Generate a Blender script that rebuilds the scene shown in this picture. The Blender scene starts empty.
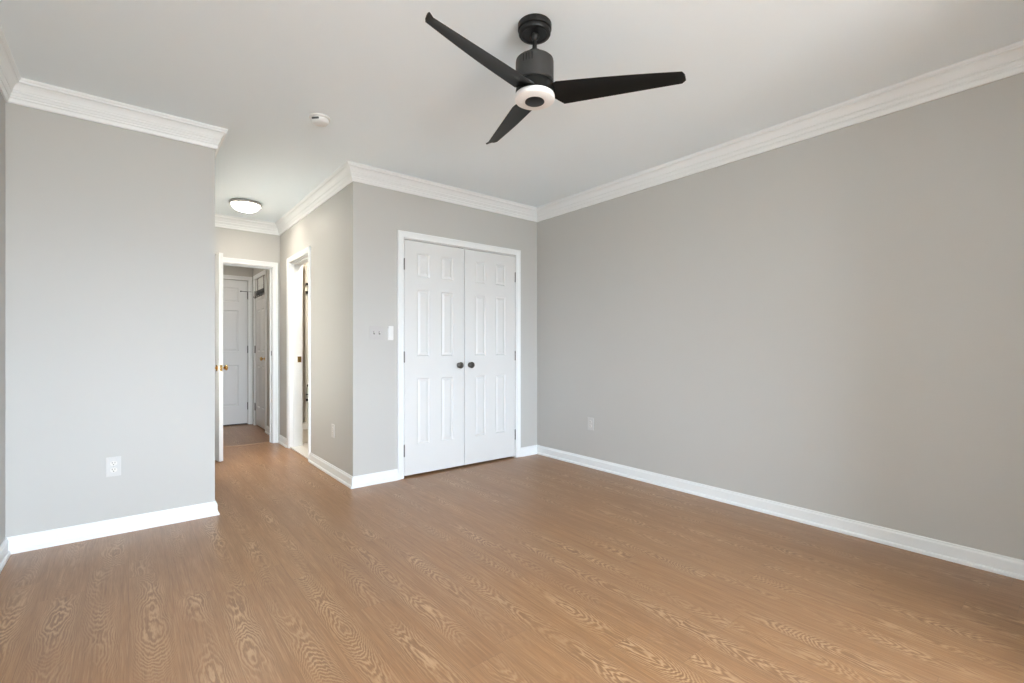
import bpy, bmesh, math, random
from mathutils import Vector, Matrix

scene = bpy.context.scene
COL = scene.collection
PI = math.pi

# ------------------------------------------------------------------ camera
cam_d = bpy.data.cameras.new('camera')
cam = bpy.data.objects.new('camera', cam_d)
COL.objects.link(cam)
cam.location = (0, 0, 1.11)
cam.rotation_euler = (PI / 2, 0, -math.radians(38.917))
cam_d.sensor_width = 36
cam_d.lens = 474.5 / 1024 * 36
cam_d.shift_y = 6.47 / 1024
cam_d.clip_start = 0.02
scene.camera = cam

# ------------------------------------------------------------------ world
world = bpy.data.worlds.new('overcast sky')
scene.world = world
world.use_nodes = True
wn = world.node_tree
wn.nodes.clear()
w_out = wn.nodes.new('ShaderNodeOutputWorld')
w_bg = wn.nodes.new('ShaderNodeBackground')
w_co = wn.nodes.new('ShaderNodeTexCoord')
w_sp = wn.nodes.new('ShaderNodeSeparateXYZ')
w_rp = wn.nodes.new('ShaderNodeValToRGB')
w_ad = wn.nodes.new('ShaderNodeMath')
w_ad.operation = 'MULTIPLY_ADD'
w_ad.inputs[1].default_value = 0.5
w_ad.inputs[2].default_value = 0.5
wn.links.new(w_co.outputs['Generated'], w_sp.inputs[0])
wn.links.new(w_sp.outputs[2], w_ad.inputs[0])
wn.links.new(w_ad.outputs[0], w_rp.inputs[0])
w_rp.color_ramp.elements[0].position = 0.47      # the ground outside
w_rp.color_ramp.elements[0].color = (0.36, 0.38, 0.385, 1)
w_rp.color_ramp.elements[1].position = 0.53      # bright overcast sky
w_rp.color_ramp.elements[1].color = (0.79, 0.91, 1.05, 1)
wn.links.new(w_rp.outputs[0], w_bg.inputs['Color'])
w_bg.inputs['Strength'].default_value = 52.0
wn.links.new(w_bg.outputs[0], w_out.inputs[0])

# ------------------------------------------------------------------ view
scene.view_settings.view_transform = 'Standard'
scene.view_settings.look = 'None'
scene.view_settings.gamma = 1
scene.view_settings.use_curve_mapping = False
scene.view_settings.exposure = 0.47
scene.cycles.max_bounces = 16
scene.cycles.diffuse_bounces = 12
scene.cycles.sample_clamp_indirect = 8
scene.cycles.caustics_reflective = False
scene.cycles.caustics_refractive = False

# openings added to admit daylight: light portals that only steer the sampling
Y_REAR = -2.7
WX_R, TW = 3.346, 0.12
# (axis of the wall, from, to, sill, head): all three added unseen for their light, one in the rear wall, a glazed door in the right wall, a frosted one in the hallway's left wall
ADDED_WIN = [('x', -0.38, 1.36, 0.60, 2.15), ('y', -2.45, -0.85, 0.06, 2.10), ('h', 4.02, 5.25, 0.40, 2.05)]
for wax, wx0, wx1, wz0, wz1 in ADDED_WIN:
    ld = bpy.data.lights.new('window_portal', 'AREA')
    ld.shape = 'RECTANGLE'
    ld.size = wx1 - wx0
    ld.size_y = wz1 - wz0
    ld.cycles.is_portal = True
    lo = bpy.data.objects.new('window_portal', ld)
    if wax == 'x':
        lo.location = ((wx0 + wx1) / 2, Y_REAR - TW - 0.02, (wz0 + wz1) / 2)
        lo.rotation_euler = (PI / 2, 0, 0)      # looks along +Y, into the room
    elif wax == 'h':
        lo.location = (0.4455 - TW - 0.02, (wx0 + wx1) / 2, (wz0 + wz1) / 2)
        lo.rotation_euler = (PI / 2, 0, -PI / 2)     # looks along +X, into the hallway
    else:
        lo.location = (WX_R + TW + 0.02, (wx0 + wx1) / 2, (wz0 + wz1) / 2)
        lo.rotation_euler = (PI / 2, 0, PI / 2)      # looks along -X, into the room
    COL.objects.link(lo)

# ------------------------------------------------------------------ dimensions
H = 2.56
XR, YC, XH, YL, XL, X0, YB = 3.346, 3.723, 1.384, 3.70, 0.4455, -0.517, 6.068
TW = 0.12           # wall thickness
VX, VY = 1.41, 7.78   # vestibule right wall, far wall
VX0 = 0.30
BATH_Y1 = 5.93

# ------------------------------------------------------------------ materials
def new_mat(name):
    m = bpy.data.materials.new(name)
    m.use_nodes = True
    nt = m.node_tree
    nt.nodes.clear()
    out = nt.nodes.new('ShaderNodeOutputMaterial')
    bs = nt.nodes.new('ShaderNodeBsdfPrincipled')
    nt.links.new(bs.outputs[0], out.inputs[0])
    return m, nt, bs, out


class NB:
    """tiny node helper"""
    def __init__(self, nt):
        self.nt = nt

    def put(self, sock, v):
        if isinstance(v, bpy.types.NodeSocket):
            self.nt.links.new(v, sock)
        else:
            sock.default_value = v

    def m(self, op, a, b=None, c=None, clamp=False):
        n = self.nt.nodes.new('ShaderNodeMath')
        n.operation = op
        n.use_clamp = clamp
        self.put(n.inputs[0], a)
        if b is not None:
            self.put(n.inputs[1], b)
        if c is not None:
            self.put(n.inputs[2], c)
        return n.outputs[0]

    def xyz(self, x, y, z):
        n = self.nt.nodes.new('ShaderNodeCombineXYZ')
        for i, v in enumerate((x, y, z)):
            self.put(n.inputs[i], v)
        return n.outputs[0]

    def noise(self, vec, scale, detail=2, rough=0.5):
        n = self.nt.nodes.new('ShaderNodeTexNoise')
        self.put(n.inputs['Vector'], vec)
        n.inputs['Scale'].default_value = scale
        n.inputs['Detail'].default_value = detail
        n.inputs['Roughness'].default_value = rough
        return n.outputs['Fac']

    def mix(self, f, a, b):
        n = self.nt.nodes.new('ShaderNodeMix')
        n.data_type = 'RGBA'
        self.put(n.inputs['Factor'], f)
        self.put(n.inputs['A'], a)
        self.put(n.inputs['B'], b)
        return n.outputs['Result']

    def coords(self):
        n = self.nt.nodes.new('ShaderNodeTexCoord')
        return n.outputs['Object']


def paint(name, col, rough=0.6, bump=0.0, scale=250, spec=0.35):
    m, nt, bs, out = new_mat(name)
    nb = NB(nt)
    co = nb.coords()
    n1 = nb.noise(co, 1.3, 3)
    c2 = tuple(c * 0.975 for c in col)
    nt.links.new(nb.mix(n1, (*col, 1), (*c2, 1)), bs.inputs['Base Color'])
    bs.inputs['Roughness'].default_value = rough
    bs.inputs['Specular IOR Level'].default_value = spec
    if bump:
        b = nt.nodes.new('ShaderNodeBump')
        b.inputs['Strength'].default_value = bump
        b.inputs['Distance'].default_value = 0.002
        nt.links.new(nb.noise(co, scale, 3), b.inputs['Height'])
        nt.links.new(b.outputs[0], bs.inputs['Normal'])
    return m


def plain(name, col, rough=0.5, metal=0.0, var=0.04, spec=0.5):
    m, nt, bs, out = new_mat(name)
    nb = NB(nt)
    n1 = nb.noise(nb.coords(), 30, 2)
    c2 = tuple(max(0, c * (1 - var)) for c in col)
    nt.links.new(nb.mix(n1, (*col, 1), (*c2, 1)), bs.inputs['Base Color'])
    bs.inputs['Roughness'].default_value = rough
    bs.inputs['Metallic'].default_value = metal
    bs.inputs['Specular IOR Level'].default_value = spec
    return m


M_WALL = paint('light grey wall paint', (0.482, 0.477, 0.455), 0.55, 0.12, 180)
M_CEIL = paint('white ceiling paint', (0.838, 0.912, 0.960), 0.8, 0.1, 140)
M_TRIM = paint('white gloss trim paint', (0.765, 0.785, 0.79), 0.35, 0)
M_DOOR = paint('white door paint', (0.66, 0.665, 0.66), 0.38, 0.05, 60)
M_DARKROOM = paint('closet interior paint', (0.25, 0.24, 0.23), 0.8)  # shade of the closed closet put into the base colour
M_BATHWALL = None
M_PLATE = plain('white plastic plate', (0.56, 0.555, 0.54), 0.35)
M_IVORY = plain('ivory plastic', (0.66, 0.64, 0.60), 0.4)
M_WHITEPL = plain('bright white plastic', (0.72, 0.72, 0.71), 0.3)
M_SLOT = plain('dark slot', (0.05, 0.048, 0.045), 0.6)
M_BLACK = plain('black satin metal', (0.012, 0.0115, 0.011), 0.4, 0.0, spec=0.3)
M_BLADE = plain('black satin blade', (0.007, 0.007, 0.0065), 0.42, 0.0, spec=0.22)
M_HOUSING = plain('charcoal motor housing', (0.040, 0.039, 0.0375), 0.5, 0.3)
M_PEWTER = plain('dark pewter', (0.13, 0.12, 0.11), 0.32, 0.9)
M_HINGE = plain('grey hinge metal', (0.17, 0.165, 0.16), 0.4, 0.7)
M_BRASS = plain('polished brass', (0.78, 0.52, 0.2), 0.25, 1.0)
M_NICKEL = plain('brushed nickel', (0.45, 0.44, 0.42), 0.35, 0.9)
M_TUB = plain('glossy white acrylic', (0.85, 0.84, 0.81), 0.2)
M_MARBLE = paint('white marble threshold', (0.74, 0.73, 0.71), 0.25)


def tile_mat(name, c1, c2, grout, size):
    m, nt, bs, out = new_mat(name)
    nb = NB(nt)
    br = nt.nodes.new('ShaderNodeTexBrick')
    br.offset = 0.0
    mp = nt.nodes.new('ShaderNodeMapping')
    mp.inputs['Rotation'].default_value = size[1]
    nt.links.new(nb.coords(), mp.inputs[0])
    nt.links.new(mp.outputs[0], br.inputs['Vector'])
    br.inputs['Color1'].default_value = (*c1, 1)
    br.inputs['Color2'].default_value = (*c2, 1)
    br.inputs['Mortar'].default_value = (*grout, 1)
    br.inputs['Scale'].default_value = 1
    br.inputs['Mortar Size'].default_value = 0.002
    br.inputs['Brick Width'].default_value = size[0]
    br.inputs['Row Height'].default_value = size[0]
    nt.links.new(br.outputs['Color'], bs.inputs['Base Color'])
    bs.inputs['Roughness'].default_value = 0.25
    return m


M_TILE = tile_mat('beige wall tile', (0.74, 0.68, 0.59), (0.70, 0.64, 0.55), (0.78, 0.73, 0.66), (0.108, (PI / 2, 0, 0)))
M_FTILE = tile_mat('white floor tile', (0.72, 0.70, 0.67), (0.69, 0.67, 0.64), (0.5, 0.48, 0.45), (0.2, (0, 0, 0)))


def floor_mat():
    m, nt, bs, out = new_mat('oak vinyl planks')
    nb = NB(nt)
    co = nb.coords()
    sp = nt.nodes.new('ShaderNodeSeparateXYZ')
    nt.links.new(co, sp.inputs[0])
    x, y = sp.outputs[0], sp.outputs[1]
    W, L = 0.152, 1.22
    xi = nb.m('DIVIDE', nb.m('ADD', x, 20 * W), W)
    i = nb.m('FLOOR', xi)
    fx = nb.m('FRACT', xi)
    wn1 = nt.nodes.new('ShaderNodeTexWhiteNoise')
    wn1.noise_dimensions = '1D'
    nt.links.new(i, wn1.inputs['W'])
    yo = nb.m('DIVIDE', nb.m('ADD', nb.m('ADD', y, 30.0), nb.m('MULTIPLY', wn1.outputs['Value'], L)), L)
    j = nb.m('FLOOR', yo)
    fy = nb.m('FRACT', yo)
    wn2 = nt.nodes.new('ShaderNodeTexWhiteNoise')
    wn2.noise_dimensions = '2D'
    nt.links.new(nb.xyz(i, j, 0.0), wn2.inputs['Vector'])
    rnd = wn2.outputs['Value']
    rsp = nt.nodes.new('ShaderNodeSeparateColor')
    nt.links.new(wn2.outputs['Color'], rsp.inputs[0])
    ra, rb, rc = rsp.outputs[0], rsp.outputs[1], rsp.outputs[2]
    seed = nb.m('MULTIPLY', rnd, 137.0)
    # jagged warp of the grain
    wv = nb.xyz(nb.m('MULTIPLY', x, 62.0), nb.m('MULTIPLY', y, 9.0), seed)
    warp = nb.m('SUBTRACT', nb.noise(wv, 1.0, 3, 0.6), 0.5)
    # heart of the cut, wandering along the plank
    wob = nb.m('SUBTRACT', nb.noise(nb.xyz(nb.m('MULTIPLY', y, 2.2), seed, 3.0), 1.0, 2), 0.5)
    u = nb.m('MULTIPLY', nb.m('SUBTRACT', fx, 0.5), W)
    u = nb.m('SUBTRACT', u, nb.m('MULTIPLY', nb.m('SUBTRACT', ra, 0.5), 0.055))
    u = nb.m('ADD', u, nb.m('MULTIPLY', wob, 0.05))
    # depth of the cut below the heart
    dn = nb.m('SUBTRACT', nb.noise(nb.xyz(nb.m('MULTIPLY', y, 2.0), seed, 11.0), 1.0, 1), 0.5)
    drift = nb.m('MULTIPLY', y, nb.m('MULTIPLY_ADD', nb.m('GREATER_THAN', rc, 0.5), 190.0, -95.0))
    ring = nb.m('ADD', nb.m('MULTIPLY', nb.m('MULTIPLY', u, u), 8200.0), nb.m('MULTIPLY', dn, 170.0))
    ring = nb.m('ADD', nb.m('ADD', ring, drift), nb.m('MULTIPLY', warp, 15.0))
    w2 = nb.noise(nb.xyz(nb.m('MULTIPLY', x, 16.0), nb.m('MULTIPLY', y, 4.5), nb.m('ADD', seed, 70.0)), 1.0, 2)
    ring = nb.m('ADD', ring, nb.m('MULTIPLY', w2, 26.0))
    s = nb.m('ADD', nb.m('MULTIPLY', nb.m('SINE', ring), 0.5), 0.5)
    light = nb.m('POWER', s, 2.6)
    # where the figure shows strongly
    near = nb.m('SUBTRACT', 1.0, nb.m('DIVIDE', nb.m('ABSOLUTE', u), 0.075), clamp=True)
    near = nb.m('POWER', near, 0.8)
    patch = nb.noise(nb.xyz(nb.m('MULTIPLY', x, 5.0), nb.m('MULTIPLY', y, 1.6), seed), 1.0, 2)
    patch = nb.m('MULTIPLY', nb.m('SUBTRACT', patch, 0.37), 3.6, clamp=True)
    fig = nb.m('MULTIPLY', nb.m('MULTIPLY', light, near), patch)
    # fine straight grain
    fine = nb.noise(nb.xyz(nb.m('MULTIPLY', x, 330.0), nb.m('MULTIPLY', y, 9.0), seed), 1.0, 3, 0.6)
    mid = nb.noise(nb.xyz(nb.m('MULTIPLY', x, 55.0), nb.m('MULTIPLY', y, 2.2), seed), 1.0, 3, 0.55)
    c_a, c_b = (0.236, 0.111, 0.041, 1), (0.362, 0.186, 0.079, 1)
    base = nb.mix(nb.m('MULTIPLY', nb.m('SUBTRACT', mid, 0.25), 1.9, clamp=True), c_a, c_b)
    base = nb.mix(nb.m('MULTIPLY', nb.m('SUBTRACT', fine, 0.45), 2.2, clamp=True), base, (0.165, 0.078, 0.032, 1))
    streak = nb.noise(nb.xyz(nb.m('MULTIPLY', x, 190.0), nb.m('MULTIPLY', y, 5.0), nb.m('ADD', seed, 40.0)), 1.0, 2, 0.6)
    base = nb.mix(nb.m('MULTIPLY', nb.m('SUBTRACT', streak, 0.52), 2.6, clamp=True), base, (0.470, 0.277, 0.140, 1))
    base = nb.mix(nb.m('MULTIPLY', rb, 0.22), base, (0.339, 0.183, 0.084, 1))
    base = nb.mix(nb.m('MULTIPLY', rc, 0.20), base, (0.221, 0.121, 0.066, 1))
    base = nb.mix(nb.m('MULTIPLY', fig, 0.75), base, (0.546, 0.360, 0.202, 1))
    dark = nb.m('MULTIPLY', nb.m('MULTIPLY', nb.m('POWER', nb.m('SUBTRACT', 1.0, s), 3.0), near), patch)
    base = nb.mix(nb.m('MULTIPLY', dark, 0.5), base, (0.122, 0.058, 0.024, 1))
    tone = nb.noise(nb.xyz(nb.m('MULTIPLY', x, 1.9), nb.m('MULTIPLY', y, 0.9), 5.0), 1.0, 2)
    tone = nb.m('MULTIPLY', nb.m('SUBTRACT', tone, 0.35), 2.6, clamp=True)
    base = nb.mix(nb.m('MULTIPLY', tone, 0.22), base, (0.244, 0.136, 0.081, 1))
    # seams
    ex = nb.m('MULTIPLY', nb.m('MINIMUM', fx, nb.m('SUBTRACT', 1.0, fx)), W)
    ey = nb.m('MULTIPLY', nb.m('MINIMUM', fy, nb.m('SUBTRACT', 1.0, fy)), L)
    e = nb.m('MINIMUM', ex, ey)
    seam = nb.m('SUBTRACT', 1.0, nb.m('DIVIDE', e, 0.0016), clamp=True)
    base = nb.mix(nb.m('MULTIPLY', seam, 0.35), base, (0.103, 0.053, 0.027, 1))
    nt.links.new(base, bs.inputs['Base Color'])
    rg = nb.m('ADD', 0.30, nb.m('MULTIPLY', fine, 0.14))
    nt.links.new(rg, bs.inputs['Roughness'])
    bs.inputs['Specular IOR Level'].default_value = 0.6
    b = nt.nodes.new('ShaderNodeBump')
    b.inputs['Strength'].default_value = 0.25
    b.inputs['Distance'].default_value = 0.0012
    nt.links.new(nb.m('ADD', nb.m('MULTIPLY', fine, 0.5), nb.m('MULTIPLY', fig, 0.5)), b.inputs['Height'])
    nt.links.new(b.outputs[0], bs.inputs['Normal'])
    return m


M_FLOOR = floor_mat()

# ------------------------------------------------------------------ mesh helpers
def obj(name, bm, mat, parent=None, smooth=False, loc=None):
    bm.normal_update()
    me = bpy.data.meshes.new(name)
    bm.to_mesh(me)
    bm.free()
    if mat:
        me.materials.append(mat)
    o = bpy.data.objects.new(name, me)
    COL.objects.link(o)
    if smooth:
        for p in me.polygons:
            p.use_smooth = True
        if smooth != 'all':
            me.set_sharp_from_angle(angle=math.radians(35))
    if parent:
        o.parent = parent
    if loc:
        o.location = loc
    return o


def tag(o, label=None, cat=None, group=None, kind=None):
    if label:
        o['label'] = label
    if cat:
        o['category'] = cat
    if group:
        o['group'] = group
    if kind:
        o['kind'] = kind
    return o


def struct(name, bm, mat, smooth=False):
    o = obj(name, bm, mat, None, smooth)
    o['kind'] = 'structure'
    return o


def empty(name, loc, rz=0):
    o = bpy.data.objects.new(name, None)
    o.empty_display_size = 0.1
    o.location = loc
    o.rotation_euler = (0, 0, rz)
    COL.objects.link(o)
    return o


def box(bm, x0, x1, y0, y1, z0, z1, bev=0.0, mtx=None):
    vs = [bm.verts.new((x, y, z)) for z in (z0, z1) for y in (y0, y1) for x in (x0, x1)]
    fs = []
    for q in ((0, 2, 3, 1), (4, 5, 7, 6), (0, 1, 5, 4), (1, 3, 7, 5), (3, 2, 6, 7), (2, 0, 4, 6)):
        fs.append(bm.faces.new([vs[i] for i in q]))
    if mtx is not None:
        bmesh.ops.transform(bm, matrix=mtx, verts=vs)
    if bev:
        es = list({e for f in fs for e in f.edges})
        bmesh.ops.bevel(bm, geom=es, offset=bev, segments=2, affect='EDGES', profile=0.6)
    return bm


def lathe(bm, prof, seg=32, mtx=None, cap0=True, cap1=True):
    """prof: (radius, z) pairs, spun about z"""
    rings = []
    vs_all = []
    for r, z in prof:
        if r < 1e-6:
            v = bm.verts.new((0, 0, z))
            rings.append([v])
            vs_all.append(v)
        else:
            rg = [bm.verts.new((r * math.cos(2 * PI * k / seg), r * math.sin(2 * PI * k / seg), z)) for k in range(seg)]
            rings.append(rg)
            vs_all += rg
    for a, b in zip(rings, rings[1:]):
        for k in range(seg):
            k2 = (k + 1) % seg
            if len(a) == 1 and len(b) == 1:
                break
            if len(a) == 1:
                bm.faces.new((a[0], b[k2], b[k]))
            elif len(b) == 1:
                bm.faces.new((a[k], a[k2], b[0]))
            else:
                bm.faces.new((a[k], a[k2], b[k2], b[k]))
    if cap0 and len(rings[0]) > 1:
        bm.faces.new(rings[0][::-1])
    if cap1 and len(rings[-1]) > 1:
        bm.faces.new(rings[-1])
    bmesh.ops.recalc_face_normals(bm, faces=bm.faces[:])
    if mtx is not None:
        bmesh.ops.transform(bm, matrix=mtx, verts=vs_all)
    return bm


def tube(bm, pts, r, seg=10):
    pts = [Vector(p) for p in pts]
    rings = []
    up = Vector((0.13, 0.21, 0.97)).normalized()
    for i, p in enumerate(pts):
        d = (pts[min(i + 1, len(pts) - 1)] - pts[max(i - 1, 0)]).normalized()
        a = d.cross(up).normalized()
        b = d.cross(a)
        rings.append([bm.verts.new(p + r * (math.cos(t) * a + math.sin(t) * b)) for t in [2 * PI * k / seg for k in range(seg)]])
    for a, b in zip(rings, rings[1:]):
        for k in range(seg):
            bm.faces.new((a[k], a[(k + 1) % seg], b[(k + 1) % seg], b[k]))
    bm.faces.new(rings[0][::-1])
    bm.faces.new(rings[-1])
    bmesh.ops.recalc_face_normals(bm, faces=bm.faces[:])
    return bm


def sweep(bm, path, prof, closed=False, side=1, cap=True, ext=(None, None)):
    """sweep a profile (offset from wall, z) along a 2-D path with mitred corners.
    side=+1: the room lies to the right-hand side of the walking direction"""
    P = [Vector(p) for p in path]
    n = len(P)
    dirs = []
    m = n if closed else n - 1
    for i in range(m):
        dirs.append((P[(i + 1) % n] - P[i]).normalized())

    def nrm(d):
        return Vector((d.y, -d.x)) * side
    rings = []
    for i in range(n):
        if closed:
            a, b = dirs[(i - 1) % n], dirs[i]
        else:
            a = dirs[i - 1] if i > 0 else None
            b = dirs[i] if i < m else None
            if a is None and ext[0] is not None:
                a = Vector(ext[0])
            if b is None and ext[1] is not None:
                b = Vector(ext[1])
            a = a or b
            b = b or a
        na, nb_ = nrm(a), nrm(b)
        mt = (na + nb_) / (1 + na.dot(nb_))
        rings.append([bm.verts.new((P[i].x + mt.x * o, P[i].y + mt.y * o, z)) for o, z in prof])
    k = len(prof)
    cnt = n if closed else n - 1
    for i in range(cnt):
        A, B = rings[i], rings[(i + 1) % n]
        for j in range(k - 1):
            bm.faces.new((A[j], A[j + 1], B[j + 1], B[j]))
    if not closed and cap:
        bm.faces.new(rings[0])
        bm.faces.new(rings[-1][::-1])
    bmesh.ops.recalc_face_normals(bm, faces=bm.faces[:])
    return bm


# ------------------------------------------------------------------ floor and ceiling
bm = bmesh.new()
box(bm, -1.2, XR + TW, Y_REAR - 0.12, 8.1, -0.06, 0.0)
struct('floor', bm, M_FLOOR)
bm = bmesh.new()
box(bm, -1.2, XR + TW, Y_REAR - 0.12, 8.1, H, H + 0.08)
struct('ceiling', bm, M_CEIL)

# ------------------------------------------------------------------ walls
DT = 2.045                      # top of the door openings
CX0, CX1 = 1.821, 3.049         # closet opening
BX0, BX1 = 0.535, 1.303         # hall end opening
SY0, SY1 = 4.905, 5.633         # bathroom opening

bm = bmesh.new()
wy0, wy1, gz0, gz1 = ADDED_WIN[1][1:]
box(bm, XR, XR + TW, wy1, 5.2, 0, H)
box(bm, XR, XR + TW, Y_REAR - TW, wy0, 0, H)
box(bm, XR, XR + TW, wy0, wy1, 0, gz0)
box(bm, XR, XR + TW, wy0, wy1, gz1, H)
struct('wall_right', bm, M_WALL)

bm = bmesh.new()                # closet wall around the double doors
box(bm, XH, CX0, YC, YC + TW, 0, H)
box(bm, CX1, XR, YC, YC + TW, 0, H)
box(bm, CX0, CX1, YC, YC + TW, DT, H)
struct('wall_closet', bm, M_WALL)

bm = bmesh.new()                # closet interior
box(bm, XH + TW, XR, 4.42, 4.50, 0, H)
struct('wall_closet_back', bm, M_DARKROOM)

bm = bmesh.new()                # right side of the hallway, with the bathroom doorway
box(bm, XH, XH + TW, YC + TW, SY0, 0, H)
box(bm, XH, XH + TW, SY1, YB + TW, 0, H)
box(bm, XH, XH + TW, SY0, SY1, DT, H)
struct('wall_hallway_right', bm, M_WALL)

bm = bmesh.new()                # end of the hallway
box(bm, XL, BX0, YB, YB + TW, 0, H)
box(bm, BX1, XH, YB, YB + TW, 0, H)
box(bm, BX0, BX1, YB, YB + TW, DT + 0.005, H)
struct('wall_hallway_end', bm, M_WALL)

bm = bmesh.new()
hy0, hy1, hz0, hz1 = ADDED_WIN[2][1:]
box(bm, XL - TW, XL, YL + TW, hy0, 0, H)
box(bm, XL - TW, XL, hy1, YB + TW, 0, H)
box(bm, XL - TW, XL, hy0, hy1, 0, hz0)
box(bm, XL - TW, XL, hy0, hy1, hz1, H)
struct('wall_hallway_left', bm, M_WALL)

bm = bmesh.new()
box(bm, X0 - TW, XL, YL, YL + TW, 0, H)
struct('wall_front', bm, M_WALL)

bm = bmesh.new()
box(bm, X0 - TW, X0, Y_REAR - TW, YL, 0, H)
struct('wall_left', bm, M_WALL)

bm = bmesh.new()                # rear wall behind the camera, opened for the added glazing
wx0, wx1, wz0, wz1 = ADDED_WIN[0][1:]
box(bm, X0, wx0, Y_REAR - TW, Y_REAR, 0, H)
box(bm, wx1, XR, Y_REAR - TW, Y_REAR, 0, H)
box(bm, wx0, wx1, Y_REAR - TW, Y_REAR, 0, wz0)
box(bm, wx0, wx1, Y_REAR - TW, Y_REAR, wz1, H)
struct('wall_rear', bm, M_WALL)

# unseen stub wall, added to shade the right wall's near end
bm = bmesh.new()
box(bm, 2.02, XR, -0.62, -0.50, 0, H)
struct('wall_wing', bm, M_WALL)

# added windows, out of view, that let the daylight in
mg, ntg, bsg, og = new_mat('clear window glass')
tr = ntg.nodes.new('ShaderNodeBsdfTransparent')
gl = ntg.nodes.new('ShaderNodeBsdfGlossy')
gl.inputs['Roughness'].default_value = 0.02
mx = ntg.nodes.new('ShaderNodeMixShader')
mx.inputs[0].default_value = 0.06
ntg.links.new(tr.outputs[0], mx.inputs[1])
ntg.links.new(gl.outputs[0], mx.inputs[2])
ntg.links.new(mx.outputs[0], og.inputs[0])
ntg.nodes.remove(bsg)
def wbox(bm, wax, a0, a1, d0, d1, z0, z1, bev=0):
    # d is the depth behind the wall's room face
    if wax == 'x':
        return box(bm, a0, a1, Y_REAR - d1, Y_REAR - d0, z0, z1, bev)
    if wax == 'h':
        return box(bm, XL - d1, XL - d0, a0, a1, z0, z1, bev)
    return box(bm, XR + d0, XR + d1, a0, a1, z0, z1, bev)


mf, ntf, bsf, of_ = new_mat('frosted window glass')  # pane of the added hallway opening, dimmed to tune the hall's light
tl = ntf.nodes.new('ShaderNodeBsdfTranslucent')
tl.inputs['Color'].default_value = (0.35, 0.33, 0.30, 1)
ntf.links.new(tl.outputs[0], of_.inputs[0])
ntf.nodes.remove(bsf)
for k, (wax, wx0, wx1, wz0, wz1) in enumerate(ADDED_WIN):
    bm = bmesh.new()
    f = 0.045 if wax != 'h' else 0.02
    um = (wx0 + wx1) / 2
    zm = (wz0 + wz1) / 2
    wbox(bm, wax, wx0, wx0 + f, 0.03, 0.09, wz0, wz1)
    wbox(bm, wax, wx1 - f, wx1, 0.03, 0.09, wz0, wz1)
    wbox(bm, wax, wx0 + f, wx1 - f, 0.03, 0.09, wz0, wz0 + f)
    wbox(bm, wax, wx0 + f, wx1 - f, 0.03, 0.09, wz1 - f, wz1)
    if wax == 'x':
        wbox(bm, wax, wx0 + f, wx1 - f, 0.03, 0.09, zm - 0.02, zm + 0.02)
        panes = [(wx0 + f, wx1 - f, wz0 + f, zm - 0.02), (wx0 + f, wx1 - f, zm + 0.02, wz1 - f)]
    else:
        wbox(bm, wax, um - 0.03, um + 0.03, 0.03, 0.09, wz0 + f, wz1 - f)
        panes = [(wx0 + f, um - 0.03, wz0 + f, wz1 - f), (um + 0.03, wx1 - f, wz0 + f, wz1 - f)]
    wo = struct('window_%d' % (k + 1), bm, M_TRIM)
    for a0, a1, za, zb in panes:
        bm = bmesh.new()
        wbox(bm, wax, a0, a1, 0.059, 0.0595 if wax == 'h' else 0.062, za, zb)
        obj('pane', bm, mf if wax == 'h' else mg, wo)
    bm = bmesh.new()
    wbox(bm, wax, wx0 - 0.04, wx1 + 0.04, -0.012 if wax == 'h' else -0.03, 0.03, wz0 - 0.025, wz0, 0.004)
    obj('window_sill', bm, M_TRIM, wo)

# vestibule beyond the hall door
bm = bmesh.new()
box(bm, VX0, 0.56, VY, VY + TW, 0, H)
box(bm, 0.50, VX + 0.2, VY + TW, VY + TW + 0.05, 0, H)
box(bm, 1.346, VX, VY, VY + TW, 0, H)
box(bm, 0.56, 1.346, VY, VY + TW, 2.085, H)
struct('wall_vestibule_far', bm, M_WALL)
bm = bmesh.new()
box(bm, VX, VX + 0.09, YB + TW, 6.935, 0, H)
box(bm, VX + 0.09, VX + 0.14, YB + TW, VY + TW, 0, H)
box(bm, VX, VX + 0.09, 7.60, VY + TW, 0, H)
box(bm, VX, VX + 0.09, 6.935, 7.60, 2.085, H)
struct('wall_vestibule_right', bm, M_WALL)
bm = bmesh.new()
box(bm, VX0 - TW, VX0, YB + TW, VY + TW, 0, H)
box(bm, VX0, XL - TW, YB + TW * 0.5, YB + TW, 0, H)
struct('wall_vestibule_left', bm, M_WALL)

# bathroom shell
bm = bmesh.new()
box(bm, XH + TW, 3.3, BATH_Y1, BATH_Y1 + 0.1, 0, H)
struct('wall_bathroom_far', bm, M_TILE)
bm = bmesh.new()
box(bm, 3.3, 3.4, 4.5, BATH_Y1 + 0.1, 0, H)
struct('wall_bathroom_right', bm, M_WALL)
bm = bmesh.new()
box(bm, XH + TW, 3.3, 4.50, BATH_Y1, 0.0, 0.008)
struct('floor_bathroom', bm, M_FTILE)

# ------------------------------------------------------------------ crown moulding
crown_d = [(0, .126), (.009, .126), (.012, .121), (.0155, .103), (.0200, .101), (.0210, .095), (.0165, .091), (.0215, .086),
           (.0265, .075), (.0310, .0735), (.0315, .068), (.0275, .064), (.0325, .058), (.0370, .048), (.0430, .038), (.0510, .0285),
           (.0560, .0255), (.0605, .0245), (.0610, .018), (.0575, .015), (.0630, .010), (.0665, .005), (.068, 0)]
crown = [(o_, H - d_) for o_, d_ in crown_d]
room = [(X0, Y_REAR), (X0, YL), (XL, YL), (XL, YB), (XH, YB), (XH, YC), (XR, YC), (XR, Y_REAR)]
bm = bmesh.new()
sweep(bm, room, crown, closed=True)
struct('trim_1', bm, M_TRIM)

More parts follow.
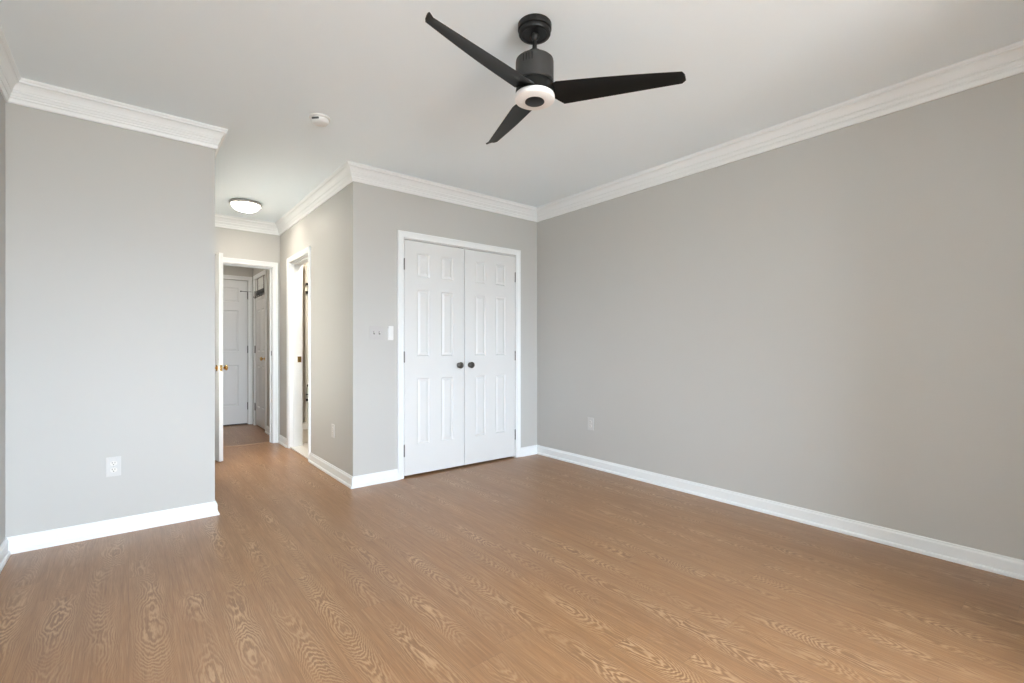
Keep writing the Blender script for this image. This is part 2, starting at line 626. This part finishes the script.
# ------------------------------------------------------------------ baseboards
base = [(0.0, 0.090), (0.005, 0.090), (0.0075, 0.086), (0.008, 0.080), (0.0125, 0.074), (0.0135, 0.068), (0.0135, 0.020),
        (0.017, 0.0195), (0.021, 0.016), (0.0235, 0.011), (0.024, 0.0), (0.0, 0.0)]


def baseboard(name, path, e0=None, e1=None, side=1):
    bm = bmesh.new()
    sweep(bm, path, base, ext=(e0, e1), side=side)
    return struct(name, bm, M_TRIM)


CW = 0.059      # casing width
baseboard('baseboard_left', [(X0, Y_REAR), (X0, YL)], (-1, 0), (1, 0))
baseboard('baseboard_front', [(X0, YL), (XL, YL)], (0, 1), (0, 1))
baseboard('baseboard_hallway_left', [(XL, YL), (XL, YB)], (1, 0), None)
baseboard('baseboard_hallway_right', [(XH, SY0 - CW), (XH, YC)], None, (1, 0))
baseboard('baseboard_hallway_right', [(XH, YB), (XH, SY1 + CW)], None, None)
baseboard('baseboard_closet', [(XH, YC), (CX0 - CW, YC)], (0, -1), None)
baseboard('baseboard_closet', [(CX1 + CW, YC), (XR, YC)], None, (0, -1))
baseboard('baseboard_right', [(XR, YC), (XR, ADDED_WIN[1][2])], (1, 0), None)
baseboard('baseboard_rear', [(XR, Y_REAR), (X0, Y_REAR)], (0, -1), (0, 1))
baseboard('baseboard_vestibule_right', [(VX, 6.935 - 0.05), (VX, YB + TW)], None, None)

# ------------------------------------------------------------------ door casings
# profile across the casing: (distance from the opening edge, thickness)
cas = [(0.005, 0.0), (0.005, 0.009), (0.009, 0.011), (0.014, 0.0115), (0.018, 0.0095), (0.030, 0.012), (0.042, 0.0155), (0.048, 0.018),
       (0.054, 0.018), (0.059, 0.0155), (0.059, 0.0)]


def casing(bm, a0, a1, ztop, place, z0=0.0, scale=1.0):
    """place(along, out, z) -> world point. Three mitred legs round an opening a0..a1"""
    rings = []
    for st in range(4):
        ring = []
        for d, t in cas:
            d *= scale
            if st == 0:
                p = (a0 - d, t, z0)
            elif st == 1:
                p = (a0 - d, t, ztop + d)
            elif st == 2:
                p = (a1 + d, t, ztop + d)
            else:
                p = (a1 + d, t, z0)
            ring.append(bm.verts.new(place(*p)))
        rings.append(ring)
    for A, B in zip(rings, rings[1:]):
        for j in range(len(cas) - 1):
            bm.faces.new((A[j], A[j + 1], B[j + 1], B[j]))
    bm.faces.new(rings[0])
    bm.faces.new(rings[-1][::-1])
    bmesh.ops.recalc_face_normals(bm, faces=bm.faces[:])


def jamb(bm, a0, a1, ztop, d0, d1, place, t=0.004, stop=None):
    """thin lining of the opening, with an optional stop bead"""
    def bx(a, b, c, d, e, f):
        vs = [bm.verts.new(place(p, q, r)) for r in (e, f) for q in (c, d) for p in (a, b)]
        for qd in ((0, 2, 3, 1), (4, 5, 7, 6), (0, 1, 5, 4), (1, 3, 7, 5), (3, 2, 6, 7), (2, 0, 4, 6)):
            bm.faces.new([vs[i] for i in qd])
    bx(a0, a0 + t, d0, d1, 0, ztop)
    bx(a1 - t, a1, d0, d1, 0, ztop)
    bx(a0 + t, a1 - t, d0, d1, ztop - t, ztop)
    if stop:
        s0, s1 = stop
        w = 0.011
        bx(a0 + t, a0 + t + w, s0, s1, 0, ztop - t)
        bx(a1 - t - w, a1 - t, s0, s1, 0, ztop - t)
        bx(a0 + t + w, a1 - t - w, s0, s1, ztop - t - w, ztop - t)
    bmesh.ops.recalc_face_normals(bm, faces=bm.faces[:])


# 'out' is measured from the wall face towards the viewer's room (positive = into the room)
pl_closet = lambda a, o, z: (a, YC - o, z)
pl_end = lambda a, o, z: (a, YB - o, z)
pl_bath = lambda a, o, z: (XH - o, a, z)
pl_far = lambda a, o, z: (a, VY - o, z)
pl_side = lambda a, o, z: (VX - o, a, z)

bm = bmesh.new()
casing(bm, CX0, CX1, DT, pl_closet)
jamb(bm, CX0, CX1, DT, -TW, 0, pl_closet, stop=(-0.085, -0.055))
struct('trim_2', bm, M_TRIM)

bm = bmesh.new()
casing(bm, BX0, BX1, DT + 0.005, pl_end)
jamb(bm, BX0, BX1, DT + 0.005, -TW, 0, pl_end, stop=(-0.085, -0.05))
t3 = struct('trim_3', bm, M_TRIM)
bm = bmesh.new()
box(bm, BX1 - 0.0065, BX1 - 0.004, YB + 0.006, YB + 0.034, 1.02, 1.075, 0.001)
obj('strike_plate', bm, M_HINGE, t3)

bm = bmesh.new()
casing(bm, SY0, SY1, DT, pl_bath)
jamb(bm, SY0, SY1, DT, -TW - 0.008, 0, pl_bath, stop=(-0.075, -0.04))
t4 = struct('trim_4', bm, M_TRIM)
bm = bmesh.new()
casing(bm, SY0, SY1, DT, lambda a, o, z: (XH + TW + 0.008 + o, a, z), scale=0.9)
obj('inner_casing', bm, M_TRIM, t4)
bm = bmesh.new()
box(bm, XH + 0.082, XH + 0.122, SY1 - 0.0065, SY1 - 0.004, 0.95, 1.015, 0.001)
sk = obj('strike_plate', bm, M_BRASS, t4)
sk['label'] = 'brass strike plate'
bm = bmesh.new()
box(bm, XH + 0.004, XH + TW + 0.008, SY0 + 0.004, SY1 - 0.004, 0.0, 0.014, 0.003)
struct('trim_5', bm, M_MARBLE)

bm = bmesh.new()
casing(bm, 0.56, 1.346, 2.085, pl_far)
struct('trim_6', bm, M_TRIM)
bm = bmesh.new()
casing(bm, 6.935, 7.60, 2.085, pl_side)
struct('trim_7', bm, M_TRIM)
# floor seam strip under the hall door
bm = bmesh.new()
box(bm, BX0 + 0.004, BX1 - 0.004, YB + 0.055, YB + 0.085, 0.0, 0.004, 0.0015)
struct('trim_8', bm, plain('tan seam strip', (0.40, 0.25, 0.15), 0.4))

# ------------------------------------------------------------------ six-panel doors
def door_mesh(w, h, t, cols, rows):
    """slab in x 0..w, z 0..h, y 0 (front) .. t (back); cols/rows: panel intervals"""
    bm = bmesh.new()
    xs = sorted({0, w} | {v for c in cols for v in c})
    zs = sorted({0, h} | {v for r in rows for v in r})
    for yy, sgn in ((0.0, 1), (t, -1)):
        grid = {}
        for i, x in enumerate(xs):
            for j, z in enumerate(zs):
                grid[i, j] = bm.verts.new((x, yy, z))
        for i in range(len(xs) - 1):
            for j in range(len(zs) - 1):
                q = [grid[i, j], grid[i + 1, j], grid[i + 1, j + 1], grid[i, j + 1]]
                ispan = any(abs(xs[i] - c[0]) < 1e-6 for c in cols) and any(abs(zs[j] - r[0]) < 1e-6 for r in rows)
                if not ispan:
                    bm.faces.new(q)
                    continue
                x0, x1, z0, z1 = xs[i], xs[i + 1], zs[j], zs[j + 1]
                prev = q
                for ins, dep in ((0.003, 0.002), (0.010, 0.0085), (0.015, 0.0085), (0.034, 0.0025)):
                    ring = [bm.verts.new((a, yy + sgn * dep, b)) for a, b in
                            ((x0 + ins, z0 + ins), (x1 - ins, z0 + ins), (x1 - ins, z1 - ins), (x0 + ins, z1 - ins))]
                    for k in range(4):
                        bm.faces.new((prev[k], prev[(k + 1) % 4], ring[(k + 1) % 4], ring[k]))
                    prev = ring
                bm.faces.new(prev)
    bmesh.ops.holes_fill(bm, edges=[])
    # rim
    def rim(a, b):
        vs = [bm.verts.new(p) for p in a + b]
        bm.faces.new(vs)
    rim([(0, 0, 0), (0, 0, h)], [(0, t, h), (0, t, 0)])
    rim([(w, 0, 0), (w, t, 0)], [(w, t, h), (w, 0, h)])
    rim([(0, 0, h), (w, 0, h)], [(w, t, h), (0, t, h)])
    rim([(0, 0, 0), (0, t, 0)], [(w, t, 0), (w, 0, 0)])
    bmesh.ops.remove_doubles(bm, verts=bm.verts[:], dist=1e-5)
    bmesh.ops.recalc_face_normals(bm, faces=bm.faces[:])
    return bm


ROWS = [(0.252, 0.829), (1.020, 1.596), (1.710, 1.916)]


def knob_mesh(mtx, r=0.0185, reach=0.05, rose=0.022):
    bm = bmesh.new()
    prof = [(0, 0), (rose, 0), (rose, 0.003), (rose * 0.7, 0.006), (0.008, 0.008), (0.0075, reach * 0.45), (r * 0.6, reach * 0.55),
            (r * 0.95, reach * 0.68), (r, reach * 0.8), (r * 0.9, reach * 0.92), (r * 0.55, reach), (0, reach * 1.01)]
    lathe(bm, prof, 24, mtx)
    return bm


def hinge_mesh(x, y, z0, z1, r=0.0055, leaf=(0.0, 0.0)):
    bm = bmesh.new()
    n = 5
    for k in range(n):
        za = z0 + (z1 - z0) * k / n
        zb = z0 + (z1 - z0) * (k + 1) / n - 0.0008
        lathe(bm, [(r, za), (r, zb)], 12, Matrix.Translation((x, y, 0)))
    lathe(bm, [(0.003, z1), (r * 0.9, z1 + 0.001), (r * 0.7, z1 + 0.004), (0, z1 + 0.006)], 12, Matrix.Translation((x, y, 0)))
    lathe(bm, [(0, z0 - 0.005), (r * 0.7, z0 - 0.003), (r * 0.9, z0 - 0.001), (0.003, z0)], 12, Matrix.Translation((x, y, 0)))
    return bm


# closet double doors
LW = (CX1 - CX0 - 0.008 - 0.012) / 2
cols = [(0.118, 0.243), (LW - 0.243, LW - 0.118)]
for k in range(2):
    xa = CX0 + 0.004 + 0.003 if k == 0 else CX0 + 0.004 + 0.003 + LW + 0.006
    bm = door_mesh(LW, 2.017, 0.035, cols, ROWS)
    d = obj('door_%d' % (k + 1), bm, M_DOOR, None, loc=(xa, YC + 0.001, 0.018))
    d['kind'] = 'structure'
    kx = LW - 0.058 if k == 0 else 0.058
    kz = 1.0275 * 0.925 - 0.018
    obj('door_knob', knob_mesh(Matrix.Translation((kx, 0, kz)) @ Matrix.Rotation(PI / 2, 4, 'X'), 0.030, 0.046, 0.024), M_PEWTER, d, smooth=True)
    hx = -0.003 if k == 0 else LW + 0.003
    for z0, z1 in ((0.184, 0.282), (0.988, 1.077), (1.780, 1.872)):
        obj('hinge', hinge_mesh(hx, -0.0045, z0 - 0.018, z1 - 0.018), M_HINGE, d, smooth=True)
    if k == 0:
        bm = bmesh.new()
        box(bm, LW - 0.06, LW - 0.005, 0.002, 0.03, 2.017, 2.021)
        obj('catch_plate', bm, M_SLOT, d)

# open hall door, hinged on the left of the hall end opening, swung back into the hallway
HW = 0.735
bm = door_mesh(HW, 2.02, 0.035, [(0.12, 0.315), (HW - 0.315, HW - 0.12)], ROWS)
dh = obj('door_3', bm, M_DOOR)
dh['kind'] = 'structure'
# local +x runs from the hinge to the free edge; local y=t face must look to the right (+x world)
free = Vector((0.679, 5.337))
hinge_pt = Vector((BX0 + 0.006, YB - 0.004))
dirv = (free - hinge_pt)
HWr = dirv.length
ang = math.atan2(dirv.y, dirv.x)
# rotating local +x onto the leaf direction puts local +y to the right-hand/world +x side
dh.location = (hinge_pt.x, hinge_pt.y, 0.012)
dh.rotation_euler = (0, 0, ang)
for sgn, yy in ((1, 0.035), (-1, 0.0)):
    mt = Matrix.Translation((HW - 0.062, yy, 0.903)) @ Matrix.Rotation(-sgn * PI / 2, 4, 'X')
    obj('door_knob', knob_mesh(mt, 0.026, 0.06, 0.031), M_BRASS, dh, smooth=True)
bm = bmesh.new()
box(bm, HW - 0.0005, HW + 0.0015, 0.006, 0.029, 0.875, 0.932, 0.0005)
lathe(bm, [(0.0075, 0), (0.0075, 0.008), (0, 0.009)], 12, Matrix.Translation((HW, 0.0175, 0.903)) @ Matrix.Rotation(PI / 2, 4, 'Y'))
obj('latch_plate', bm, M_BRASS, dh)
for z0 in (0.18, 0.98, 1.78):
    obj('hinge', hinge_mesh(-0.004, 0.0, z0, z0 + 0.09), M_HINGE, dh, smooth=True)

# far vestibule door
FW = 1.346 - 0.56 - 0.006
bm = door_mesh(FW, 2.06, 0.035, [(0.115, 0.335), (FW - 0.335, FW - 0.115)], [(a * 1.02, b * 1.02) for a, b in ROWS])
df = obj('door_4', bm, M_DOOR, None, loc=(0.563, VY + 0.004, 0.02))
df['kind'] = 'structure'
for z0 in (0.20, 1.02, 1.80):
    obj('hinge', hinge_mesh(FW + 0.001, -0.0065, z0, z0 + 0.10, 0.0075), M_HINGE, df, smooth=True)
bm = bmesh.new()                # hinge-pin door stop sticking out of the top hinge
tube(bm, [(FW + 0.001, -0.0065, 1.905), (FW - 0.03, -0.028, 1.905), (FW - 0.085, -0.03, 1.905)], 0.004)
tube(bm, [(FW - 0.03, -0.028, 1.905), (FW + 0.045, -0.03, 1.906)], 0.0022)
tube(bm, [(FW - 0.085, -0.03, 1.905), (FW - 0.098, -0.03, 1.905)], 0.009)
obj('door_stop', bm, M_BLACK, df, smooth=True)
bm = bmesh.new()
lathe(bm, [(0.010, 0), (0.010, 0.004), (0.005, 0.007), (0.005, 0.06), (0.009, 0.062), (0.009, 0.07), (0, 0.071)], 12,
      Matrix.Translation((0.43, 0, 0.10)) @ Matrix.Rotation(PI / 2, 4, 'X'))
obj('floor_bumper', bm, M_NICKEL, df, smooth=True)
bm = bmesh.new()
box(bm, 0.56, 1.346, VY + 0.05, VY + 0.10, 0.0, 0.018)
struct('trim_9', bm, M_SLOT)  # near-black strip standing for the shade in the gap under the far door

# side vestibule door (in the right-hand wall)
SW = 7.60 - 6.935 - 0.006
bm = door_mesh(SW, 2.06, 0.035, [(0.11, 0.275), (SW - 0.275, SW - 0.11)], [(a * 1.02, b * 1.02) for a, b in ROWS])
ds = obj('door_5', bm, M_DOOR, None, loc=(VX + 0.004, 7.60 - 0.003, 0.02))
ds.rotation_euler = (0, 0, -PI / 2)      # local x -> -y world, local y(front->back) -> +x world
ds['kind'] = 'structure'
for z0 in (0.20, 1.02, 1.80):
    obj('hinge', hinge_mesh(-0.002, -0.0065, z0, z0 + 0.10, 0.0085), M_HINGE, ds, smooth=True)
obj('door_knob', knob_mesh(Matrix.Translation((SW - 0.065, 0, 0.945)) @ Matrix.Rotation(PI / 2, 4, 'X'), 0.026, 0.06, 0.031), M_BRASS, ds, smooth=True)
bm = bmesh.new()
box(bm, VX + 0.05, VX + 0.088, 6.935, 7.60, 0.0, 0.018)
struct('trim_10', bm, M_SLOT)  # gap shade under the side door, put into a dark strip

# over-the-door hook rack on the side door
rk = empty('door_hook_rack', (VX, 7.21, 1.88))
tag(rk, 'black over-the-door hook rack hanging on the narrow side door past the hallway', 'hook rack')
bx0 = -0.006
for dy in (-0.185, 0.19):
    bm = bmesh.new()
    box(bm, bx0 - 0.003, bx0, dy - 0.011, dy + 0.011, 0.0, 0.199)
    box(bm, bx0 - 0.003, 0.006, dy - 0.011, dy + 0.011, 0.199, 0.2015)
    obj('strap', bm, M_BLADE, rk)
bm = bmesh.new()
box(bm, bx0 - 0.010, bx0 - 0.003, -0.215, 0.25, -0.030, 0.030, 0.002)
obj('bar', bm, M_BLADE, rk)
for k in range(4):
    yy = -0.13 + 0.12 * k
    bm = bmesh.new()
    pts = []
    for q in range(9):
        th = PI * q / 8
        pts.append((bx0 - 0.012 - 0.02 * (1 - math.cos(th)) * 0.9, yy, -0.05 - 0.020 * math.sin(th)))
    tube(bm, [(bx0 - 0.010, yy, 0.0)] + pts, 0.0035, 8)
    obj('hook', bm, M_BLADE, rk, smooth=True)

# ------------------------------------------------------------------ bathroom glimpse
sh = empty('shower_stall', (1.9, 5.80, 0))
tag(sh, 'pale shower stall with black brackets glimpsed through the bathroom doorway', 'shower')
bm = bmesh.new()
box(bm, -0.386, 1.38, 0.0, 0.11, 0.008, 0.165)
obj('curb', bm, M_TILE, sh)
bm = bmesh.new()
box(bm, -0.386, 1.38, -0.012, 0.122, 0.165, 0.235, 0.006)
c = obj('curb_top', bm, M_TUB, sh)
c['label'] = 'white curb top'
bm = bmesh.new()
box(bm, -0.292, 0.45, 0.04, 0.055, 0.235, 2.1, 0.003)
M_SHPANEL = plain('frosted cream panel', (0.74, 0.71, 0.65), 0.35)
pn = obj('panel', bm, M_SHPANEL, sh)
for z0, z1 in ((1.845, 1.87), (1.745, 1.775), (0.56, 0.572), (0.49, 0.515)):
    bm = bmesh.new()
    box(bm, -0.290, -0.220, 0.015, 0.04, z0, z1, 0.002)
    obj('bracket', bm, M_BLACK, pn)
bm = bmesh.new()
lathe(bm, [(0.008, 0), (0.008, 0.02), (0.016, 0.025), (0.016, 0.04), (0, 0.042)], 16,
      Matrix.Translation((-0.268, 0.04, 0.67)) @ Matrix.Rotation(PI / 2, 4, 'X'))
obj('door_pull', bm, M_BLACK, pn, smooth=True)

# ------------------------------------------------------------------ ceiling fan
FX, FY = 1.4244, 1.5874
fan = empty('ceiling_fan', (FX, FY, H))
tag(fan, 'black three-blade ceiling fan with a white light ring, hanging from the ceiling', 'ceiling fan')


def L(z):
    return z - H


OFF = Matrix.Translation((-0.0084, 0.0046, 0))
bm = bmesh.new()
lathe(bm, [(0.073, L(2.560)), (0.0755, L(2.557)), (0.0755, L(2.536)), (0.0745, L(2.533)), (0.067, L(2.532)), (0.067, L(2.529)),
           (0.071, L(2.528)), (0.0715, L(2.517)), (0.069, L(2.513)), (0.058, L(2.511)), (0.052, L(2.516)), (0.022, L(2.518)), (0.0, L(2.518))], 48, OFF)
obj('canopy', bm, M_BLACK, fan, smooth=True)
bm = bmesh.new()
lathe(bm, [(0.0, L(2.520)), (0.012, L(2.519)), (0.019, L(2.511)), (0.020, L(2.505)), (0.016, L(2.496)), (0.0085, L(2.488)), (0.0105, L(2.455)), (0.013, L(2.435)), (0, L(2.435))], 24, OFF)
obj('downrod', bm, M_BLACK, fan, smooth=True)
bm = bmesh.new()
lathe(bm, [(0.0, L(2.440)), (0.020, L(2.440)), (0.029, L(2.437)), (0.033, L(2.430)), (0.034, L(2.424)), (0.034, L(2.39)), (0, L(2.39))], 32, OFF)
obj('coupling', bm, M_HOUSING, fan, smooth=True)
bm = bmesh.new()
lathe(bm, [(0.0, L(2.404)), (0.066, L(2.404)), (0.077, L(2.402)), (0.0835, L(2.396)), (0.0850, L(2.388)), (0.0850, L(2.300)), (0.081, L(2.295)), (0, L(2.295))], 56, OFF)
mh = obj('motor_housing', bm, M_HOUSING, fan, smooth=True)
# cooling slots on the camera side
view = math.atan2(-FY, -FX)
for q in range(4):
    an = view - math.radians(34) + math.radians(9.0) * q
    bm = bmesh.new()
    box(bm, 0.0815, 0.0864, -0.0024, 0.0024, L(2.358), L(2.388), 0.0008, OFF @ Matrix.Rotation(an, 4, 'Z'))
    obj('vent_slot', bm, M_BLADE, mh)
bm = bmesh.new()
lathe(bm, [(0.0, L(2.298)), (0.076, L(2.298)), (0.076, L(2.284)), (0.082, L(2.282)), (0.085, L(2.262)), (0.085, L(2.246)), (0.080, L(2.240)), (0, L(2.240))], 48, OFF)
obj('hub', bm, M_BLADE, fan, smooth=True)
bm = bmesh.new()
lathe(bm, [(0.0, L(2.243)), (0.082, L(2.243)), (0.088, L(2.241)), (0.0900, L(2.237)), (0.0903, L(2.228)), (0.088, L(2.220)), (0.082, L(2.2165)), (0.0435, L(2.2145)), (0.0, L(2.2145))], 56, OFF)
M_RING = plain('opal light ring', (0.88, 0.88, 0.88), 0.3)
lr = obj('light_ring', bm, M_RING, fan, smooth=True)
bm = bmesh.new()
lathe(bm, [(0.0, L(2.216)), (0.0430, L(2.216)), (0.0435, L(2.2125)), (0.041, L(2.2115)), (0, L(2.2115))], 40, OFF)
obj('center_cap', bm, M_BLACK, lr, smooth=True)

# blades: outline corners solved in the blade frame (r, t, z)
PH = math.radians(-41.92)
bA = [(0.075, -0.060, 2.2680), (0.6196, -0.0829, 2.2798)]
# outline runs along edge A to the tip, then back along edge B
for yaw, droop in ((0.0293, 0.0214), (-2 * PI / 3 - 0.0159, -0.0451), (2 * PI / 3 - 0.0185, 0.0214)):
    bm = bmesh.new()
    N, K = 26, 7
    Av = [Vector(p) for p in [(0.062, -0.045, 2.268), (0.080, -0.0645, 2.2667), (0.6196, -0.0829, 2.2798)]]
    Bv = [Vector(p) for p in [(0.062, 0.030, 2.256), (0.1299, 0.0588, 2.2320), (0.6393, -0.0258, 2.2607)]]
    stations = []
    # root flare
    for s in (0.0, 0.5):
        stations.append((Av[0].lerp(Av[1], s), Bv[0].lerp(Bv[1], s)))
    for q in range(N + 1):
        s = q / N
        a = Av[1].lerp(Av[2], s)
        b = Bv[1].lerp(Bv[2], s)
        a.y -= 0.006 * math.sin(PI * s)
        stations.append((a, b))
    # tip
    stations.append((Vector((0.634, -0.0700, 2.2775)), Vector((0.655, -0.0286, 2.2728))))
    top, bot = [], []
    for n_, (a, b) in enumerate(stations):
        rt, rb_ = [], []
        for k in range(K):
            f = k / (K - 1)
            p = a.lerp(b, f)
            w = (a - b).length
            camber = 0.07 * w * math.sin(PI * f)
            th = 0.0045 * math.sin(PI * min(1, max(0, f * 0.9 + 0.05))) + 0.001
            z = p.z - H + droop * p.x
            rt.append(bm.verts.new((p.x, p.y, z + camber + th)))
            rb_.append(bm.verts.new((p.x, p.y, z + camber * 0.9 - th * 0.3)))
        top.append(rt)
        bot.append(rb_)
    for G, fl in ((top, 1), (bot, -1)):
        for i in range(len(G) - 1):
            for k in range(K - 1):
                q = [G[i][k], G[i + 1][k], G[i + 1][k + 1], G[i][k + 1]]
                bm.faces.new(q if fl > 0 else q[::-1])
    for i in range(len(top) - 1):
        for k in (0, K - 1):
            bm.faces.new((top[i][k], bot[i][k], bot[i + 1][k], top[i + 1][k]))
    for i in (0, len(top) - 1):
        for k in range(K - 1):
            bm.faces.new((top[i][k], top[i][k + 1], bot[i][k + 1], bot[i][k]))
    bmesh.ops.recalc_face_normals(bm, faces=bm.faces[:])
    bl = obj('blade', bm, M_BLADE, fan, smooth=True)
    bl.rotation_euler = (0, 0, PH + yaw)

# ------------------------------------------------------------------ hall ceiling light
hl = empty('ceiling_light', (0.905, 5.34, H))
tag(hl, 'round flush-mount glass ceiling light glowing over the hallway', 'ceiling light')
bm = bmesh.new()
lathe(bm, [(0.0, 0), (0.125, 0), (0.140, -0.004), (0.146, -0.012), (0.146, -0.024), (0.137, -0.030), (0.129, -0.024), (0, -0.02)], 56)
obj('base_ring', bm, M_NICKEL, hl, smooth=True)
me_, nte, bse, oe = new_mat('lit frosted glass')
bse.inputs['Base Color'].default_value = (0.9, 0.88, 0.84, 1)
bse.inputs['Emission Color'].default_value = (1.0, 0.89, 0.76, 1)
nbe = NB(nte)
geo = nte.nodes.new('ShaderNodeNewGeometry')
sge = nte.nodes.new('ShaderNodeSeparateXYZ')
nte.links.new(geo.outputs['True Normal'], sge.inputs[0])
dn_ = nbe.m('POWER', nbe.m('MULTIPLY', sge.outputs[2], -1.0, clamp=True), 22.0)
pw = nte.nodes.new('ShaderNodeValue')      # glow weighted to the dome's underside, aiming the light down
pw.outputs[0].default_value = 150.0
pw.name = 'power'
nte.links.new(nbe.m('MULTIPLY', pw.outputs[0], nbe.m('ADD', nbe.m('MULTIPLY', dn_, 0.97), 0.03)), bse.inputs['Emission Strength'])
bm = bmesh.new()
lathe(bm, [(0.128, -0.024), (0.129, -0.034), (0.122, -0.050), (0.107, -0.065), (0.084, -0.077), (0.055, -0.085), (0.026, -0.089), (0, -0.090)], 56)
obj('glass_dome', bm, me_, hl, smooth='all')
for a_ in (-2.2, 0.0, 2.1):
    bm = bmesh.new()
    box(bm, 0.122, 0.141, -0.008, 0.008, -0.042, -0.020, 0.003, Matrix.Rotation(a_, 4, 'Z'))
    obj('clip', bm, M_WHITEPL, hl)

# two copies of the lamp, added out of sight to brighten bathroom and vestibule
for nm, lx, ly, st, lab in (('ceiling_light', 1.80, 5.0, 380.0, 'round ceiling light of the bathroom behind the hallway doorway'),
                        ('ceiling_light', 0.62, 7.05, 110.0, 'round ceiling light of the vestibule past the hallway')):
    o2 = empty(nm, (lx, ly, H))
    tag(o2, lab, 'ceiling light')
    for ch in list(hl.children):
        c2 = ch.copy()
        COL.objects.link(c2)
        c2.parent = o2
        if ch.name.startswith('glass_dome'):
            c2.data = ch.data.copy()
            mm = me_.copy()
            mm.node_tree.nodes['power'].outputs[0].default_value = st
            c2.data.materials[0] = mm

# ------------------------------------------------------------------ smoke detector
sd = empty('smoke_detector', (0.935, 3.085, H))
tag(sd, 'small round white smoke detector on the ceiling left of the fan', 'smoke detector')
bm = bmesh.new()
lathe(bm, [(0, 0), (0.062, 0), (0.063, -0.004), (0.061, -0.009), (0.055, -0.010), (0, -0.010)], 40)
obj('base_plate', bm, M_WHITEPL, sd, smooth=True)
bm = bmesh.new()
lathe(bm, [(0, -0.010), (0.050, -0.010), (0.054, -0.014), (0.052, -0.028), (0.044, -0.037), (0.030, -0.041), (0, -0.042)], 40)
bd = obj('body', bm, M_WHITEPL, sd, smooth=True)
bm = bmesh.new()
box(bm, 0.049, 0.0560, -0.022, 0.022, -0.030, -0.020, 0.001, Matrix.Rotation(math.atan2(-3.0, -0.93) - 0.5, 4, 'Z'))
obj('sensor_slot', bm, M_SLOT, bd)

# ------------------------------------------------------------------ wall plates
def outlet(loc, rz, label, plate_mat=M_PLATE, face_mat=M_IVORY):
    """plate facing local -y"""
    o = empty('power_outlet', loc, rz)
    tag(o, label, 'power outlet', 'duplex power outlets low on the walls')
    bm = bmesh.new()
    box(bm, -0.035, 0.035, -0.006, 0.0, -0.0575, 0.0575, 0.0025)
    obj('plate', bm, plate_mat, o)
    for zc in (-0.0195, 0.0195):
        bm = bmesh.new()
        lathe(bm, [(0, 0), (0.0165, 0), (0.017, 0.002), (0.016, 0.0035), (0, 0.0035)], 24,
              Matrix.Translation((0, -0.0055, zc)) @ Matrix.Rotation(PI / 2, 4, 'X') @ Matrix.Scale(0.86, 4, (0, 1, 0)))
        s = obj('socket', bm, face_mat, o, smooth=True)
        bm = bmesh.new()
        box(bm, -0.0075, -0.0050, -0.0096, -0.0088, zc + 0.000, zc + 0.010)
        box(bm, 0.0050, 0.0075, -0.0096, -0.0088, zc + 0.001, zc + 0.009)
        lathe(bm, [(0.0028, 0), (0.0028, 0.0008)], 10, Matrix.Translation((0, -0.0088, zc - 0.007)) @ Matrix.Rotation(PI / 2, 4, 'X'))
        obj('slot', bm, M_SLOT, s)
    bm = bmesh.new()
    lathe(bm, [(0.003, 0), (0.003, 0.001), (0, 0.0015)], 12, Matrix.Translation((0, -0.006, 0)) @ Matrix.Rotation(PI / 2, 4, 'X'))
    obj('screw', bm, M_NICKEL, o)
    return o


outlet((-0.071, YL, 0.402), 0, 'white duplex outlet low on the grey wall at the left, seen face on')
outlet((XR, 2.975, 0.403), -PI / 2, 'white duplex outlet low on the long right wall')
outlet((XH, 4.19, 0.389), -PI / 2, 'white outlet low on the hallway wall between closet corner and bathroom doorway')

sw = empty('light_switch', (1.579, YC, 1.2335))
tag(sw, 'two-gang toggle light switch plate left of the closet doors', 'light switch')
bm = bmesh.new()
box(bm, -0.058, 0.058, -0.006, 0, -0.0575, 0.0575, 0.0025)
obj('plate', bm, plain('soft grey plastic plate', (0.47, 0.455, 0.445), 0.4), sw)
for xx in (-0.023, 0.023):
    bm = bmesh.new()
    box(bm, xx - 0.006, xx + 0.006, -0.0075, -0.0055, -0.013, 0.013, 0.0005)
    tg = obj('toggle', bm, M_HINGE, sw)
    bm = bmesh.new()
    box(bm, xx - 0.0045, xx + 0.0045, -0.020, -0.006, -0.005, 0.004, 0.001, Matrix.Translation((0, 0, 0.0)) @ Matrix.Rotation(-0.35, 4, 'X'))
    obj('lever', bm, M_IVORY, tg)
rc_ = empty('fan_remote', (1.6985, YC, 1.233))
tag(rc_, 'slim white remote in a wall cradle beside the light switch plate', 'remote control')
bm = bmesh.new()
box(bm, -0.024, 0.024, -0.008, 0, -0.058, 0.040, 0.003)
obj('cradle', bm, M_WHITEPL, rc_)
bm = bmesh.new()
box(bm, -0.021, 0.021, -0.021, -0.008, -0.055, 0.060, 0.004)
obj('remote_body', bm, M_WHITEPL, rc_)
